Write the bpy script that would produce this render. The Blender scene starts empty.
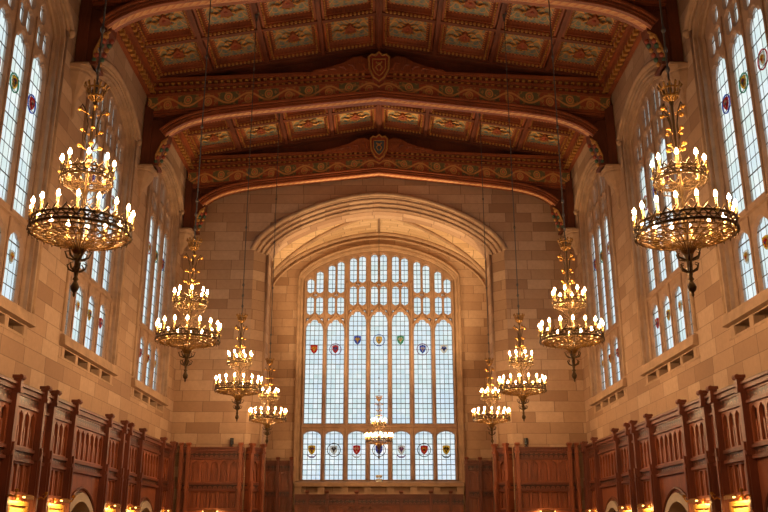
import bpy, math, random
from mathutils import Vector, Matrix
from mathutils.geometry import tessellate_polygon
random.seed(7)
scene = bpy.context.scene
COL = scene.collection
PI = math.pi
R = math.radians

# ------------------------------------------------------------------ mesh builder
class MB:
    def __init__(s):
        s.v = []; s.f = []; s.m = []; s.uv = {}
    def add(s, verts, faces, mi=0, uvs=None):
        b = len(s.v)
        s.v += [tuple(p) for p in verts]
        for k, f in enumerate(faces):
            if uvs: s.uv[len(s.f)] = uvs[k]
            s.f.append(tuple(b + i for i in f)); s.m.append(mi)
        return s
    def box(s, x0, x1, y0, y1, z0, z1, mi=0):
        v = [(x, y, z) for z in (z0, z1) for y in (y0, y1) for x in (x0, x1)]
        return s.add(v, [(0,2,3,1),(4,5,7,6),(0,1,5,4),(2,6,7,3),(0,4,6,2),(1,3,7,5)], mi)
    def hexa(s, p8, mi=0):   # p8: bottom 4 ccw, top 4 ccw
        return s.add(p8, [(3,2,1,0),(4,5,6,7),(0,1,5,4),(1,2,6,5),(2,3,7,6),(3,0,4,7)], mi)
    def lathe(s, prof, n=12, c=(0,0,0), mi=0, rot=0, arc=None):
        v = []; f = []
        full = arc is None
        m = n if full else n + 1
        for (r, z) in prof:
            for k in range(m):
                a = rot + (2*PI*k/n if full else arc[0] + (arc[1]-arc[0])*k/n)
                v.append((c[0]+r*math.cos(a), c[1]+r*math.sin(a), c[2]+z))
        for i in range(len(prof)-1):
            for k in range(n):
                k2 = (k+1) % m
                f.append((i*m+k, i*m+k2, (i+1)*m+k2, (i+1)*m+k))
        if full:
            if prof[0][0] > 1e-4: f.append(tuple(reversed(range(m))))
            if prof[-1][0] > 1e-4: f.append(tuple((len(prof)-1)*m+k for k in range(m)))
        return s.add(v, f, mi)
    def tube(s, pts, r, n=6, mi=0, closed=False, cap=True):
        pts = [Vector(p) for p in pts]
        N = len(pts)
        rr = r if isinstance(r, (list, tuple)) else [r]*N
        v = []; f = []
        up0 = None
        for i, p in enumerate(pts):
            if closed: t = pts[(i+1) % N] - pts[i-1]
            else: t = pts[min(i+1, N-1)] - pts[max(i-1, 0)]
            t.normalize()
            if up0 is None:
                a = Vector((0,0,1)) if abs(t.z) < .9 else Vector((1,0,0))
                up0 = (a - t*a.dot(t)).normalized()
            else:
                up0 = (up0 - t*up0.dot(t)).normalized()
            side = t.cross(up0)
            for k in range(n):
                a = 2*PI*k/n
                v.append(p + (up0*math.cos(a) + side*math.sin(a))*rr[i])
        M = N if closed else N-1
        for i in range(M):
            j = (i+1) % N
            for k in range(n):
                k2 = (k+1) % n
                f.append((i*n+k, i*n+k2, j*n+k2, j*n+k))
        if cap and not closed:
            f.append(tuple(reversed(range(n)))); f.append(tuple((N-1)*n+k for k in range(n)))
        return s.add(v, f, mi)
    def ring(s, R_, z, r, n=32, c=(0,0), k=5, mi=0):
        return s.tube([(c[0]+R_*math.cos(2*PI*i/n), c[1]+R_*math.sin(2*PI*i/n), z) for i in range(n)], r, k, mi, closed=True)
    def ball(s, c, r, n=8, sz=1, mi=0):
        return s.lathe([(r*math.sin(PI*i/6)+(1e-5), -r*sz*math.cos(PI*i/6)) for i in range(7)], n, c, mi)
    def plate(s, outer, holes, fn, d0, d1, mi=0, slant=0.0, back=True, outer_side=True):
        """2-D plate with holes. fn(a, b, d) -> xyz; d0 is the front depth, d1 the back depth.
        slant widens every hole at the front and back, leaving the narrow throat in the middle."""
        def grow(h, k):
            cx = sum(p[0] for p in h)/len(h); cz = sum(p[1] for p in h)/len(h)
            out = []
            n = len(h)
            for i, p in enumerate(h):
                a = Vector(h[i-1]); b = Vector(h[(i+1) % n]); t = (b-a)
                if t.length < 1e-9: out.append(p); continue
                t.normalize(); nn = Vector((t.y, -t.x))
                if nn.dot(Vector((p[0]-cx, p[1]-cz))) < 0: nn = -nn
                out.append((p[0]+nn.x*k, p[1]+nn.y*k))
            return out
        fh = [grow(h, slant) if slant else h for h in holes]
        for d, flip in ((d0, 0), (d1, 1)):
            if flip and not back: continue
            loops = [[Vector((a, b, 0)) for a, b in L] for L in [outer]+fh]
            tris = tessellate_polygon(loops)
            flat = [p for L in loops for p in L]
            s.add([fn(p.x, p.y, d) for p in flat], [tuple(t) if not flip else tuple(reversed(t)) for t in tris], mi)
        dm = (d0+d1)/2
        def band(L0, L1, da, db):
            n = len(L0)
            v = [fn(a, b, da) for a, b in L0] + [fn(a, b, db) for a, b in L1]
            s.add(v, [(i, (i+1) % n, n+(i+1) % n, n+i) for i in range(n)], mi)
        if outer_side: band(outer, outer, d0, d1)
        for h, g in zip(holes, fh):
            if slant: band(g, h, d0, dm); band(h, g, dm, d1)
            else: band(h, h, d0, d1)
        return s
    def build(s, name, mat, parent=None, loc=None, smooth=False):
        me = bpy.data.meshes.new(name)
        me.from_pydata(s.v, [], s.f)
        mats = mat if isinstance(mat, (list, tuple)) else [mat]
        for m in mats: me.materials.append(m)
        me.polygons.foreach_set('material_index', s.m)
        uvl = me.uv_layers.new(name='UVMap')
        me.update()
        vs = me.vertices
        for p in me.polygons:
            cu = s.uv.get(p.index)
            n = p.normal
            ax = max(range(3), key=lambda i: abs(n[i]))
            for q, li in enumerate(p.loop_indices):
                if cu: uvl.data[li].uv = cu[q]; continue
                c = vs[me.loops[li].vertex_index].co
                uvl.data[li].uv = ((c.y, c.z) if ax == 0 else (c.x, c.z) if ax == 1 else (c.x, c.y))
        if smooth: me.polygons.foreach_set('use_smooth', [True]*len(me.polygons))
        me.update()
        o = bpy.data.objects.new(name, me)
        COL.objects.link(o)
        if parent is not None: o.parent = parent
        if loc: o.location = loc
        return o

def empty(name, loc=(0,0,0), rz=0, label=None, cat=None, group=None, kind=None):
    o = bpy.data.objects.new(name, None); COL.objects.link(o)
    o.location = loc; o.rotation_euler = (0, 0, rz); o.empty_display_size = .2
    return tag(o, label, cat, group, kind)
def tag(o, label=None, cat=None, group=None, kind=None):
    if label: o['label'] = label
    if cat: o['category'] = cat
    if group: o['group'] = group
    if kind: o['kind'] = kind
    return o
def kids(o): return [c for c in COL.objects if c.parent == o]

# ------------------------------------------------------------------ materials
def mat(name):
    m = bpy.data.materials.new(name); m.use_nodes = True
    nt = m.node_tree
    b = nt.nodes['Principled BSDF']
    return m, nt, b
def nd(nt, t, **kw):
    n = nt.nodes.new(t)
    for k, v in kw.items():
        if k in ('operation', 'blend_type', 'data_type', 'noise_dimensions', 'feature', 'wave_type', 'bands_direction', 'use_clamp', 'distance'): setattr(n, k, v)
        else: n.inputs[int(k[1:]) if k[0] == '_' and k[1:].isdigit() else k].default_value = v
    return n
class N:
    """tiny expression helper around math nodes"""
    def __init__(s, nt, sock): s.nt = nt; s.s = sock
    def op(s, o, b=None, c=None):
        n = s.nt.nodes.new('ShaderNodeMath'); n.operation = o
        s.nt.links.new(s.s, n.inputs[0])
        for i, x in ((1, b), (2, c)):
            if x is None: continue
            if isinstance(x, N): s.nt.links.new(x.s, n.inputs[i])
            else: n.inputs[i].default_value = x
        return N(s.nt, n.outputs[0])
    def __add__(s, o): return s.op('ADD', o)
    def __sub__(s, o): return s.op('SUBTRACT', o)
    def __mul__(s, o): return s.op('MULTIPLY', o)
    def __truediv__(s, o): return s.op('DIVIDE', o)
    def abs(s): return s.op('ABSOLUTE')
    def mod(s, k): return s.op('FLOORED_MODULO', k)
    def sin(s): return s.op('SINE')
    def lt(s, k): return s.op('LESS_THAN', k)
    def gt(s, k): return s.op('GREATER_THAN', k)
    def floor(s): return s.op('FLOOR')
    def sq(s): return s.op('POWER', 2.0)
    def sqrt(s): return s.op('SQRT')
    def max(s, o): return s.op('MAXIMUM', o)
    def min(s, o): return s.op('MINIMUM', o)
def uvs(nt):
    t = nt.nodes.new('ShaderNodeUVMap'); t.uv_map = 'UVMap'
    x = nt.nodes.new('ShaderNodeSeparateXYZ'); nt.links.new(t.outputs[0], x.inputs[0])
    return N(nt, x.outputs[0]), N(nt, x.outputs[1]), t.outputs[0]
def mix(nt, fac, a, b):
    n = nt.nodes.new('ShaderNodeMix'); n.data_type = 'RGBA'
    if isinstance(fac, N): nt.links.new(fac.s, n.inputs[0])
    elif isinstance(fac, (int, float)): n.inputs[0].default_value = fac
    else: nt.links.new(fac, n.inputs[0])
    for i, c in ((6, a), (7, b)):
        if isinstance(c, (tuple, list)): n.inputs[i].default_value = (*c, 1) if len(c) == 3 else c
        else: nt.links.new(c, n.inputs[i])
    return n.outputs[2]
def noise(nt, vec, scale, detail=3, rough=.5):
    n = nt.nodes.new('ShaderNodeTexNoise'); n.inputs['Scale'].default_value = scale
    n.inputs['Detail'].default_value = detail; n.inputs['Roughness'].default_value = rough
    if vec is not None: nt.links.new(vec, n.inputs['Vector'])
    return n.outputs['Fac']
def objc(nt):
    return nt.nodes.new('ShaderNodeTexCoord').outputs['Object']
def bump(nt, b, h, s=.3, d=.02):
    n = nt.nodes.new('ShaderNodeBump'); n.inputs['Strength'].default_value = s; n.inputs['Distance'].default_value = d
    nt.links.new(h.s if isinstance(h, N) else h, n.inputs['Height']); nt.links.new(n.outputs[0], b.inputs['Normal'])
def stretch(nt, sock, sc):
    n = nt.nodes.new('ShaderNodeMapping'); n.inputs['Scale'].default_value = sc
    nt.links.new(sock, n.inputs['Vector']); return n.outputs[0]

STA, STB, STC = (.445, .272, .165), (.27, .145, .08), (.57, .39, .26)
def stone_blocks(name, bw=1.0, rh=.37, a=STA, b_=STB, c_=STC):
    m, nt, b = mat(name)
    u, v, uvo = uvs(nt)
    # random course shift and per-block tone
    row = (v / rh).floor()
    wn = nt.nodes.new('ShaderNodeTexWhiteNoise'); wn.noise_dimensions = '1D'; nt.links.new(row.s, wn.inputs['W'])
    rsh = N(nt, wn.outputs['Value'])
    wid = rsh * .5 + bw * .75
    uu = u / wid + rsh * 7.3
    colm = uu.floor()
    fu = (uu - colm); fv = (v / rh) - row
    cm = nt.nodes.new('ShaderNodeCombineXYZ'); nt.links.new(row.s, cm.inputs[0]); nt.links.new(colm.s, cm.inputs[1])
    w2 = nt.nodes.new('ShaderNodeTexWhiteNoise'); w2.noise_dimensions = '2D'; nt.links.new(cm.outputs[0], w2.inputs['Vector'])
    ran = N(nt, w2.outputs['Value'])
    dark = (ran - .66).max(0.0) * 2.6
    lite = (ran * 1.0).op('LESS_THAN', .3) * .5
    oc = objc(nt)
    n1 = noise(nt, oc, .7, 5, .6); n2 = noise(nt, oc, 9, 4, .6)
    base = mix(nt, N(nt, n1).op('MULTIPLY_ADD', 1.4, -.35), a, tuple(x*.82 for x in a))
    base = mix(nt, dark.min(.75), base, b_)
    base = mix(nt, lite, base, c_)
    base = mix(nt, N(nt, n2).op('MULTIPLY_ADD', 1.2, -.4).max(0.0) * .55, base, tuple(x*.5 for x in a))
    mortar = ((fu - .5).abs().gt(.5 - .012)).max((fv - .5).abs().gt(.5 - .022))
    base = mix(nt, mortar * .7, base, (.17, .10, .06))
    nt.links.new(base, b.inputs['Base Color'])
    b.inputs['Roughness'].default_value = .85
    h = N(nt, n2) * .4 - mortar
    bump(nt, b, h, .5, .015)
    return m
def stone_plain(name, a=STA, k=.6, scale=3):
    m, nt, b = mat(name)
    oc = objc(nt)
    base = mix(nt, N(nt, noise(nt, oc, scale, 6, .6)).op('MULTIPLY_ADD', 2.2, -.6).min(1.0).max(0.0), a, tuple(x*k for x in a))
    nt.links.new(base, b.inputs['Base Color']); b.inputs['Roughness'].default_value = .85
    bump(nt, b, noise(nt, oc, 25, 3), .25, .01)
    return m
def wood(name, a=(.16, .040, .019), b_=(.06, .015, .008), rough=.5):
    m, nt, b = mat(name)
    oc = objc(nt)
    g = noise(nt, stretch(nt, oc, (14, 14, 1.2)), 2.0, 5, .6)
    n = noise(nt, oc, 1.1, 2)
    base = mix(nt, N(nt, g).op('MULTIPLY_ADD', 2.4, -.7).max(0.0).min(1.0), a, b_)
    base = mix(nt, N(nt, n).op('MULTIPLY_ADD', 1.6, -.5).max(0.0).min(1.0), base, tuple(x*1.5 for x in a))
    nt.links.new(base, b.inputs['Base Color']); b.inputs['Roughness'].default_value = rough
    bump(nt, b, g, .3, .006)
    return m
def plain(name, c, rough=.5, metal=0., nscale=20, var=.6):
    m, nt, b = mat(name)
    base = mix(nt, N(nt, noise(nt, objc(nt), nscale, 3)).op('MULTIPLY_ADD', 1.8, -.4).max(0.0).min(1.0), c, tuple(x*var for x in c))
    nt.links.new(base, b.inputs['Base Color']); b.inputs['Roughness'].default_value = rough; b.inputs['Metallic'].default_value = metal
    return m

M = {}
M['stone'] = stone_blocks('ashlar_stone')
M['vault'] = stone_blocks('vault_stone', 1.0, .3, (.64, .43, .25), (.48, .30, .16), (.72, .52, .33))
M['carved'] = stone_plain('carved_stone', (.47, .295, .18), .6)
M['tracery'] = stone_plain('tracery_stone', (.44, .27, .17), .6)
M['wood'] = wood('dark_oak')
M['woodred'] = wood('red_oak', (.27, .075, .03), (.12, .03, .013), .45)
M['roofwood'] = wood('roof_timber', (.27, .072, .024), (.11, .026, .010), .5)
M['roofdark'] = wood('dark_roof_timber', (.13, .033, .013), (.05, .013, .006), .55)
M['purlin'] = wood('purlin_timber', (.15, .038, .015), (.065, .016, .007), .55)
M['gilt'] = plain('gilt', (.62, .30, .06), .4, .7, 30, .5)
M['bronze'] = plain('old_gilt_bronze', (.36, .18, .045), .45, .7, 30, .45)
M['iron'] = plain('dark_bronze', (.13, .075, .03), .42, .75, 40, .45)
M['cable'] = plain('steel_cable', (.13, .11, .095), .45, .4, 40, .6)
M['sleeve'] = plain('candle_sleeve', (.85, .55, .16), .5, .0, 10, .85)
M['black'] = plain('black_metal', (.015, .015, .015), .4, .2)
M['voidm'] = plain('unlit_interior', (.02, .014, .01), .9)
M['floor'] = wood('floor_boards', (.20, .10, .045), (.10, .045, .02), .35)
M['dred'] = plain('painted_red', (.36, .07, .035), .5)
M['dgold'] = plain('painted_gold', (.60, .30, .08), .45, .25)
M['dgreen'] = plain('painted_green', (.06, .13, .08), .5)
M['dblue'] = plain('painted_blue', (.07, .12, .16), .5)

def emis(name, c, s):
    m = bpy.data.materials.new(name); m.use_nodes = True
    nt = m.node_tree; nt.nodes.clear()
    e = nt.nodes.new('ShaderNodeEmission'); e.inputs[0].default_value = (*c, 1); e.inputs[1].default_value = s
    o = nt.nodes.new('ShaderNodeOutputMaterial'); nt.links.new(e.outputs[0], o.inputs[0])
    return m
BULB_S = 580.0
M['bulb'] = emis('flame_bulb_glow', (1.0, .61, .285), BULB_S)

def leaded(name, px, py, bar):
    m = bpy.data.materials.new(name); m.use_nodes = True
    nt = m.node_tree; nt.nodes.clear()
    u, v, uvo = uvs(nt)
    cu = (u / px).floor(); cv = (v / py).floor()
    fu = (u / px) - cu; fv = (v / py) - cv
    lead = (fu - .5).abs().gt(.5 - .011/px).max((fv - .5).abs().gt(.5 - .011/py))
    bars = ((v / bar).mod(1.0) - .5).abs().gt(.5 - .016/bar)
    lead = lead.max(bars)
    cm = nt.nodes.new('ShaderNodeCombineXYZ'); nt.links.new(cu.s, cm.inputs[0]); nt.links.new(cv.s, cm.inputs[1])
    w = nt.nodes.new('ShaderNodeTexWhiteNoise'); w.noise_dimensions = '2D'; nt.links.new(cm.outputs[0], w.inputs['Vector'])
    ran = N(nt, w.outputs['Value'])
    c = mix(nt, ran, (.76, .85, .80), (.99, .99, .95))
    big = noise(nt, objc(nt), 1.2, 3)
    c = mix(nt, N(nt, big).op('MULTIPLY_ADD', 2.0, -.8).max(0.0).min(.6), c, (.72, .82, .92))
    tr = nt.nodes.new('ShaderNodeBsdfTransparent'); nt.links.new(c, tr.inputs[0])
    tl = nt.nodes.new('ShaderNodeBsdfTranslucent'); nt.links.new(c, tl.inputs[0])
    gl = nt.nodes.new('ShaderNodeBsdfGlossy'); gl.inputs['Roughness'].default_value = .25; gl.inputs[0].default_value = (.9, .9, .9, 1)
    a = nt.nodes.new('ShaderNodeMixShader'); a.inputs[0].default_value = .12
    nt.links.new(tr.outputs[0], a.inputs[1]); nt.links.new(tl.outputs[0], a.inputs[2])
    a2 = nt.nodes.new('ShaderNodeMixShader'); a2.inputs[0].default_value = .03
    nt.links.new(a.outputs[0], a2.inputs[1]); nt.links.new(gl.outputs[0], a2.inputs[2])
    dk = nt.nodes.new('ShaderNodeBsdfDiffuse'); dk.inputs[0].default_value = (.09, .085, .08, 1)
    s = nt.nodes.new('ShaderNodeMixShader'); nt.links.new(lead.s, s.inputs[0])
    nt.links.new(a2.outputs[0], s.inputs[1]); nt.links.new(dk.outputs[0], s.inputs[2])
    o = nt.nodes.new('ShaderNodeOutputMaterial'); nt.links.new(s.outputs[0], o.inputs[0])
    return m
M['glass_end'] = leaded('leaded_glass', .186, .21, .84)
M['glass_side'] = leaded('leaded_side_glass', .233, .30, 1.2)
def tglass(name, c):
    m = bpy.data.materials.new(name); m.use_nodes = True
    nt = m.node_tree; nt.nodes.clear()
    tr = nt.nodes.new('ShaderNodeBsdfTransparent')
    ran = noise(nt, objc(nt), 9, 2)
    cc = mix(nt, N(nt, ran), tuple(min(1, x*1.3) for x in c), tuple(x*.6 for x in c)); nt.links.new(cc, tr.inputs[0])
    df = nt.nodes.new('ShaderNodeBsdfDiffuse'); df.inputs[0].default_value = (*c, 1)
    a = nt.nodes.new('ShaderNodeMixShader'); a.inputs[0].default_value = .25
    nt.links.new(tr.outputs[0], a.inputs[1]); nt.links.new(df.outputs[0], a.inputs[2])
    o = nt.nodes.new('ShaderNodeOutputMaterial'); nt.links.new(a.outputs[0], o.inputs[0])
    return m
TG = {k: tglass(k+'_stained_glass', c) for k, c in dict(red=(.62, .07, .08), blue=(.07, .16, .62), green=(.12, .45, .33), gold=(.80, .56, .12), white=(.85, .87, .82), black=(.10, .09, .09), violet=(.34, .16, .40)).items()}

def frieze_mat():
    """running vine scroll: gold stems, green and red leaves on a brown-red ground"""
    m, nt, b = mat('painted_scroll_frieze')
    u, v, uvo = uvs(nt)     # u metres along, v 0..1 up
    L = .62
    ph = (u / L).mod(1.0)
    s1 = (u * (PI / L)).sin()
    vine = ((v - .5) - s1 * .30).abs().lt(.075)
    side = (u / L).floor().mod(2.0)           # alternate up/down
    cy = side * .24 + .38
    du = (ph - .5) * (L / .40); dv = v - cy
    d = (du.sq() + dv.sq()).sqrt()
    ringm = (d - .26).abs().lt(.055)
    ring2 = (d - .13).abs().lt(.035)
    leaf = d.lt(.085)
    ang = N(nt, noise(nt, stretch(nt, uvo, (9, 3.4, 1)), 1.0, 2))
    leaves = ang.gt(.56)
    ground = mix(nt, side, (.36, .085, .035), (.15, .13, .055))
    c = mix(nt, leaves, ground, (.42, .21, .07))
    c = mix(nt, (d - .20).abs().lt(.05) * side, c, (.05, .13, .055))
    c = mix(nt, ringm.max(ring2), c, (.60, .30, .09))
    c = mix(nt, vine, c, (.62, .30, .09))
    c = mix(nt, leaf, c, (.62, .16, .07))
    edge = (v - .5).abs().gt(.455)
    c = mix(nt, edge, c, (.40, .16, .05))
    nt.links.new(c, b.inputs['Base Color']); b.inputs['Roughness'].default_value = .5
    bump(nt, b, ringm.max(vine).max(leaf) + leaves * .4, .5, .02)
    return m
M['frieze'] = frieze_mat()
def coffer_mat():
    """blue-green field with gold ribbons mirrored about the middle, checked border"""
    m, nt, b = mat('painted_coffer')
    u, v, uvo = uvs(nt)     # 0..1
    U = (u - .5).abs(); V = (v - .5)
    r = nt.nodes.new('ShaderNodeCombineXYZ'); nt.links.new(U.s, r.inputs[0]); nt.links.new(V.s, r.inputs[1])
    n1 = N(nt, noise(nt, r.outputs[0], 9, 2, .6))
    n2 = N(nt, noise(nt, r.outputs[0], 16, 2))
    rib = (V - (U * 15.0).sin() * .13 + .03).abs().lt(.035)
    rib2 = (V - (U * 13.0 + 1.9).sin() * .17 - .16).abs().lt(.026)
    rib3 = (V - (U * 17.0 + .9).sin() * .09 + .24).abs().lt(.026)
    c = mix(nt, n1.gt(.5), (.14, .20, .185), (.27, .26, .15))
    c = mix(nt, n2.gt(.58), c, (.52, .26, .09))
    c = mix(nt, rib2.max(rib3), c, (.58, .30, .10))
    c = mix(nt, rib, c, (.66, .34, .10))
    bot = V.lt(-.36) * n2.gt(.42)
    c = mix(nt, bot, c, (.66, .32, .09))
    bor = U.gt(.445).max(V.abs().gt(.445))
    chk = ((u * 24.0).floor() + (v * 24.0).floor()).mod(2.0)
    c = mix(nt, bor, c, mix(nt, chk, (.52, .18, .06), (.12, .035, .016)))
    nt.links.new(c, b.inputs['Base Color']); b.inputs['Roughness'].default_value = .45
    bump(nt, b, rib.max(rib2).max(rib3) + n1 * .5, .4, .02)
    return m
M['coffer'] = coffer_mat()
def rope_mat():
    m, nt, b = mat('painted_rope_moulding')
    u, v, uvo = uvs(nt)
    st = ((u + v * .35) / .20).mod(1.0)
    c = mix(nt, st.lt(.45), (.68, .34, .14), (.56, .21, .09))
    c = mix(nt, (st - .45).abs().lt(.07), c, (.70, .42, .20))
    nt.links.new(c, b.inputs['Base Color']); b.inputs['Roughness'].default_value = .45
    return m
M['rope'] = rope_mat()
def checker_mat():
    m, nt, b = mat('carved_frieze_oak')
    u, v, uvo = uvs(nt)
    d = ((((u / .17).mod(1.0) - .5)).sq() + (((v / .17).mod(1.0) - .5)).sq()).sqrt()
    q = (d - .3).abs().lt(.09).max(d.lt(.12))
    g = noise(nt, objc(nt), 30, 3)
    c = mix(nt, q, (.055, .016, .009), (.19, .055, .026))
    nt.links.new(c, b.inputs['Base Color']); b.inputs['Roughness'].default_value = .4
    bump(nt, b, q + N(nt, g) * .3, .8, .02)
    return m
M['carvedoak'] = checker_mat()

# ------------------------------------------------------------------ shared numbers
W = 7.2                 # half width of the hall at the wall face
YE = 30.6               # end wall face
WC = [9.54, 15.47, 21.40, 27.33]       # window / chandelier bays
TR = [18.43, 24.37, 30.28]             # roof trusses
def f4(t): return max(0.0, 1 - abs(t)**1.7)**.65
def arch_loop(c, hw, z0, zs, h, n=22):
    """closed outline of a four-centred arched opening, counter-clockwise"""
    L = [(c-hw, z0), (c+hw, z0)]
    for i in range(n+1):
        a = PI*i/n
        t = math.cos(a)
        t = math.copysign(abs(t)**.8, t)
        L.append((c+hw*t, zs + h*f4(t)))
    return L
def arch_curve(c, hw, zs, h, n=28):
    return [(c+hw*math.copysign(abs(math.cos(PI*i/n))**.8, math.cos(PI*i/n)), zs+h*f4(math.copysign(abs(math.cos(PI*i/n))**.8, math.cos(PI*i/n)))) for i in range(n+1)]
def light_loop(c, w, z0, zt, cusp=.2, hh=None, foot=False):
    """one light with a cusped head; foot=True cusps the bottom as well"""
    hw = w/2; hh = hh or w*.75
    def head(zs, sgn):
        P = []
        n = 18
        for i in range(n+1):
            a = PI*i/n
            k = 1 - cusp*max(0, math.cos(6*(a-PI/6)+PI)) ** 2 * (1 if .35 < a < PI-.35 else 0)
            x = hw*math.cos(a)*k; z = hh*(math.sin(a)**.85)*k
            P.append((c+x*sgn, zs+z*sgn))
        return P
    top = head(zt-hh, 1)
    if foot: return head(z0+hh, -1) + top
    return [(c-hw, z0), (c+hw, z0)] + top

def loft(mb, loops, fn, mi=0):
    for (A, da), (B, db) in zip(loops, loops[1:]):
        n = len(A)
        v = [fn(a, b, da) for a, b in A] + [fn(a, b, db) for a, b in B]
        mb.add(v, [(i, (i+1) % n, n+(i+1) % n, n+i) for i in range(n)], mi)

# ------------------------------------------------------------------ glass medallions
def medallion(parent, fn, c, z, kind, cols, s=.5, name='medallion'):
    """heraldic medallion set in the glass: a shield, or a roundel around a shield"""
    mb = MB()
    A, B, C = cols
    th = .012
    def poly(pts, mi, d0, d1):
        mb.plate([(c+x*s, z+y*s) for x, y in pts], [], fn, d0, d1, mi)
    sh = [(-.36, .42), (0, .46), (.36, .42), (.36, 0), (.25, -.25), (0, -.48), (-.25, -.25), (-.36, 0)]
    if kind == 'roundel':
        ring = [(.62*math.cos(2*PI*i/24), .62*math.sin(2*PI*i/24)) for i in range(24)]
        ins = [(.56*math.cos(2*PI*i/24), .56*math.sin(2*PI*i/24)) for i in range(24)]
        mb.plate([(c+x*s, z+y*s) for x, y in ring], [[(c+x*s, z+y*s) for x, y in ins]], fn, -th, th, 0)
        sh = [(x*.88, y*.88) for x, y in sh]
    elif kind == 'scroll':
        poly([(-.45, -.42), (-.2, -.62), (.2, -.62), (.45, -.42), (.42, -.56), (.2, -.76), (-.2, -.76), (-.42, -.56)], 2, -th, th)
    poly(sh, 1, -th*1.5, th*1.5)
    # charge: quartered bars and a cross
    k = .88 if kind == 'roundel' else 1
    poly([(x*k, y*k) for x, y in [(-.30, .10), (-.07, .34), (.0, .1), (.07, .34), (.30, .10), (.12, -.02), (.0, -.34), (-.12, -.02)]], 2, -th*2, th*2)
    poly([(x*k, y*k) for x, y in [(-.08, .08), (.08, .08), (.08, -.1), (-.08, -.1)]], 0, -th*2.5, th*2.5)
    return mb.build(name, [TG[A], TG[B], TG[C]], parent)

# ------------------------------------------------------------------ side walls and windows
def side_wall(sx, nm):
    fn = lambda a, b, d: (sx*(W+d), a, b)
    holes = []
    for cy in WC:
        holes.append(arch_loop(cy, 2.02, 5.86, 12.35, .98))
    for cy in WC:
        for k in range(4):
            a = cy - 1.395 + .93*k
            holes.append([(a-.36, 5.37), (a+.36, 5.37), (a+.36, 5.56), (a-.36, 5.56)])
    doors = [9.5, 15.4, 21.38, 27.36]
    for cy in doors: holes.append(arch_loop(cy, .86, .02, 1.98, .50))
    mb = MB()
    mb.plate([(-5, 0), (YE+1.2, 0), (YE+1.2, 15.6), (-5, 15.6)], holes, fn, 0, .42)
    w = mb.build('wall_'+nm, M['stone']); tag(w, kind='structure')
    # dark backing of the pierced strips under the sills
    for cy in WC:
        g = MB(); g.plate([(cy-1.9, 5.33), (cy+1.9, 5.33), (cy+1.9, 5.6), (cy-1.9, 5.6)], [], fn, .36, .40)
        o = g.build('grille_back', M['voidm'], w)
    return fn
def side_window(sx, cy, name, idx):
    fn = lambda a, b, d: (sx*(W+d), a, b)
    root = empty(name, (0,0,0), kind='structure')
    # moulded reveal
    mb = MB()
    Ls = [(2.06, .0, 12.35, 1.0), (2.02, -.03, 12.35, .98), (1.96, -.03, 12.33, .95), (1.96, .05, 12.33, .95), (1.90, .05, 12.3, .93), (1.90, .13, 12.3, .93), (1.86, .16, 12.28, .90), (1.86, .36, 12.28, .9)]
    loft(mb, [(arch_loop(cy, a, 5.84 if j > 1 else 5.80, zs, h), d) for j, (a, d, zs, h) in enumerate(Ls)], fn)
    mb.build('window_reveal', M['carved'], root)
    # hood mould
    mb = MB()
    H = arch_curve(cy, 2.2, 12.62, .86, 30)
    mb.tube([fn(a, b, -.06) for a, b in H], .085, 8)
    mb.tube([fn(a, b, -.02) for a, b in arch_curve(cy, 2.1, 12.58, .80, 30)], .05, 6)
    for s in (-1, 1):
        mb.tube([fn(cy+s*2.1, 12.58, 0), fn(cy+s*2.1, 5.9, 0)], .055, 6)
        mb.ball(fn(cy+s*2.2, 12.58, -.06), .11)
    mb.build('hood_mould', M['carved'], root, smooth=True)
    # sloping sill slab
    mb = MB()
    y0, y1 = cy-2.12, cy+2.08
    x = lambda d: sx*(W+d)
    mb.hexa([(x(-.13), y0, 5.60), (x(.0), y0, 5.58), (x(.0), y1, 5.58), (x(-.13), y1, 5.60), (x(-.10), y0, 5.83), (x(.45), y0, 5.91), (x(.45), y1, 5.91), (x(-.10), y1, 5.83)])
    mb.box(min(x(-.012), x(.0)), max(x(-.012), x(.0)), y0, y1, 5.31, 5.35)
    for k in range(5):
        a = cy - 1.86 + .93*k
        mb.box(min(x(-.012), x(.0)), max(x(-.012), x(.0)), a-.09, a+.09, 5.35, 5.6)
    mb.build('window_sill', M['carved'], root)
    # tracery
    holes = []
    ctr = [cy-1.395+.93*k for k in range(4)]
    for c in ctr:
        holes.append(light_loop(c, .70, 5.92, 7.42, .08, .46))
        holes.append(light_loop(c, .70, 7.82, 11.5, .16, .55))
        for s in (-.17, .17):
            holes.append(light_loop(c+s, .235, 11.63, 12.14, .1, .15, True))
            at = 12.28 + .9*f4((abs(c+s-cy)+.19)/1.86) - .09
            if at > 12.46: holes.append(light_loop(c+s, .235, 12.26, at, .1, min(.15, (at-12.26)/2.3), True))
    mb = MB()
    outer = arch_loop(cy, 1.88, 5.86, 12.29, .91)
    mb.plate(outer, holes, fn, .20, .33, slant=.045)
    # mullion nosings
    for k in range(5):
        a = cy-1.86+.93*k
        mb.tube([fn(a, 5.9, .19), fn(a, 12.2, .19)], .03, 6)
    # transom nosing
    mb.tube([fn(cy-1.85, 7.66, .19), fn(cy+1.85, 7.66, .19)], .05, 6)
    mb.build('tracery', M['tracery'], root)
    g = MB(); g.plate(arch_loop(cy, 1.87, 5.87, 12.29, .90), [], fn, .265, .275, back=False, outer_side=False)
    g.build('leaded_glass', M['glass_side'], root)
    cols = [('blue', 'gold', 'red'), ('red', 'white', 'gold'), ('green', 'gold', 'violet'), ('blue', 'red', 'white')]
    for k, c in enumerate(ctr):
        medallion(root, lambda a, b, d: fn(a, b, .27+d), c, 10.35, 'roundel', cols[(k+idx) % 4], .34)
        medallion(root, lambda a, b, d: fn(a, b, .27+d), c, 6.9, 'shield', cols[(k+idx+2) % 4], .30)
    return root

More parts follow.
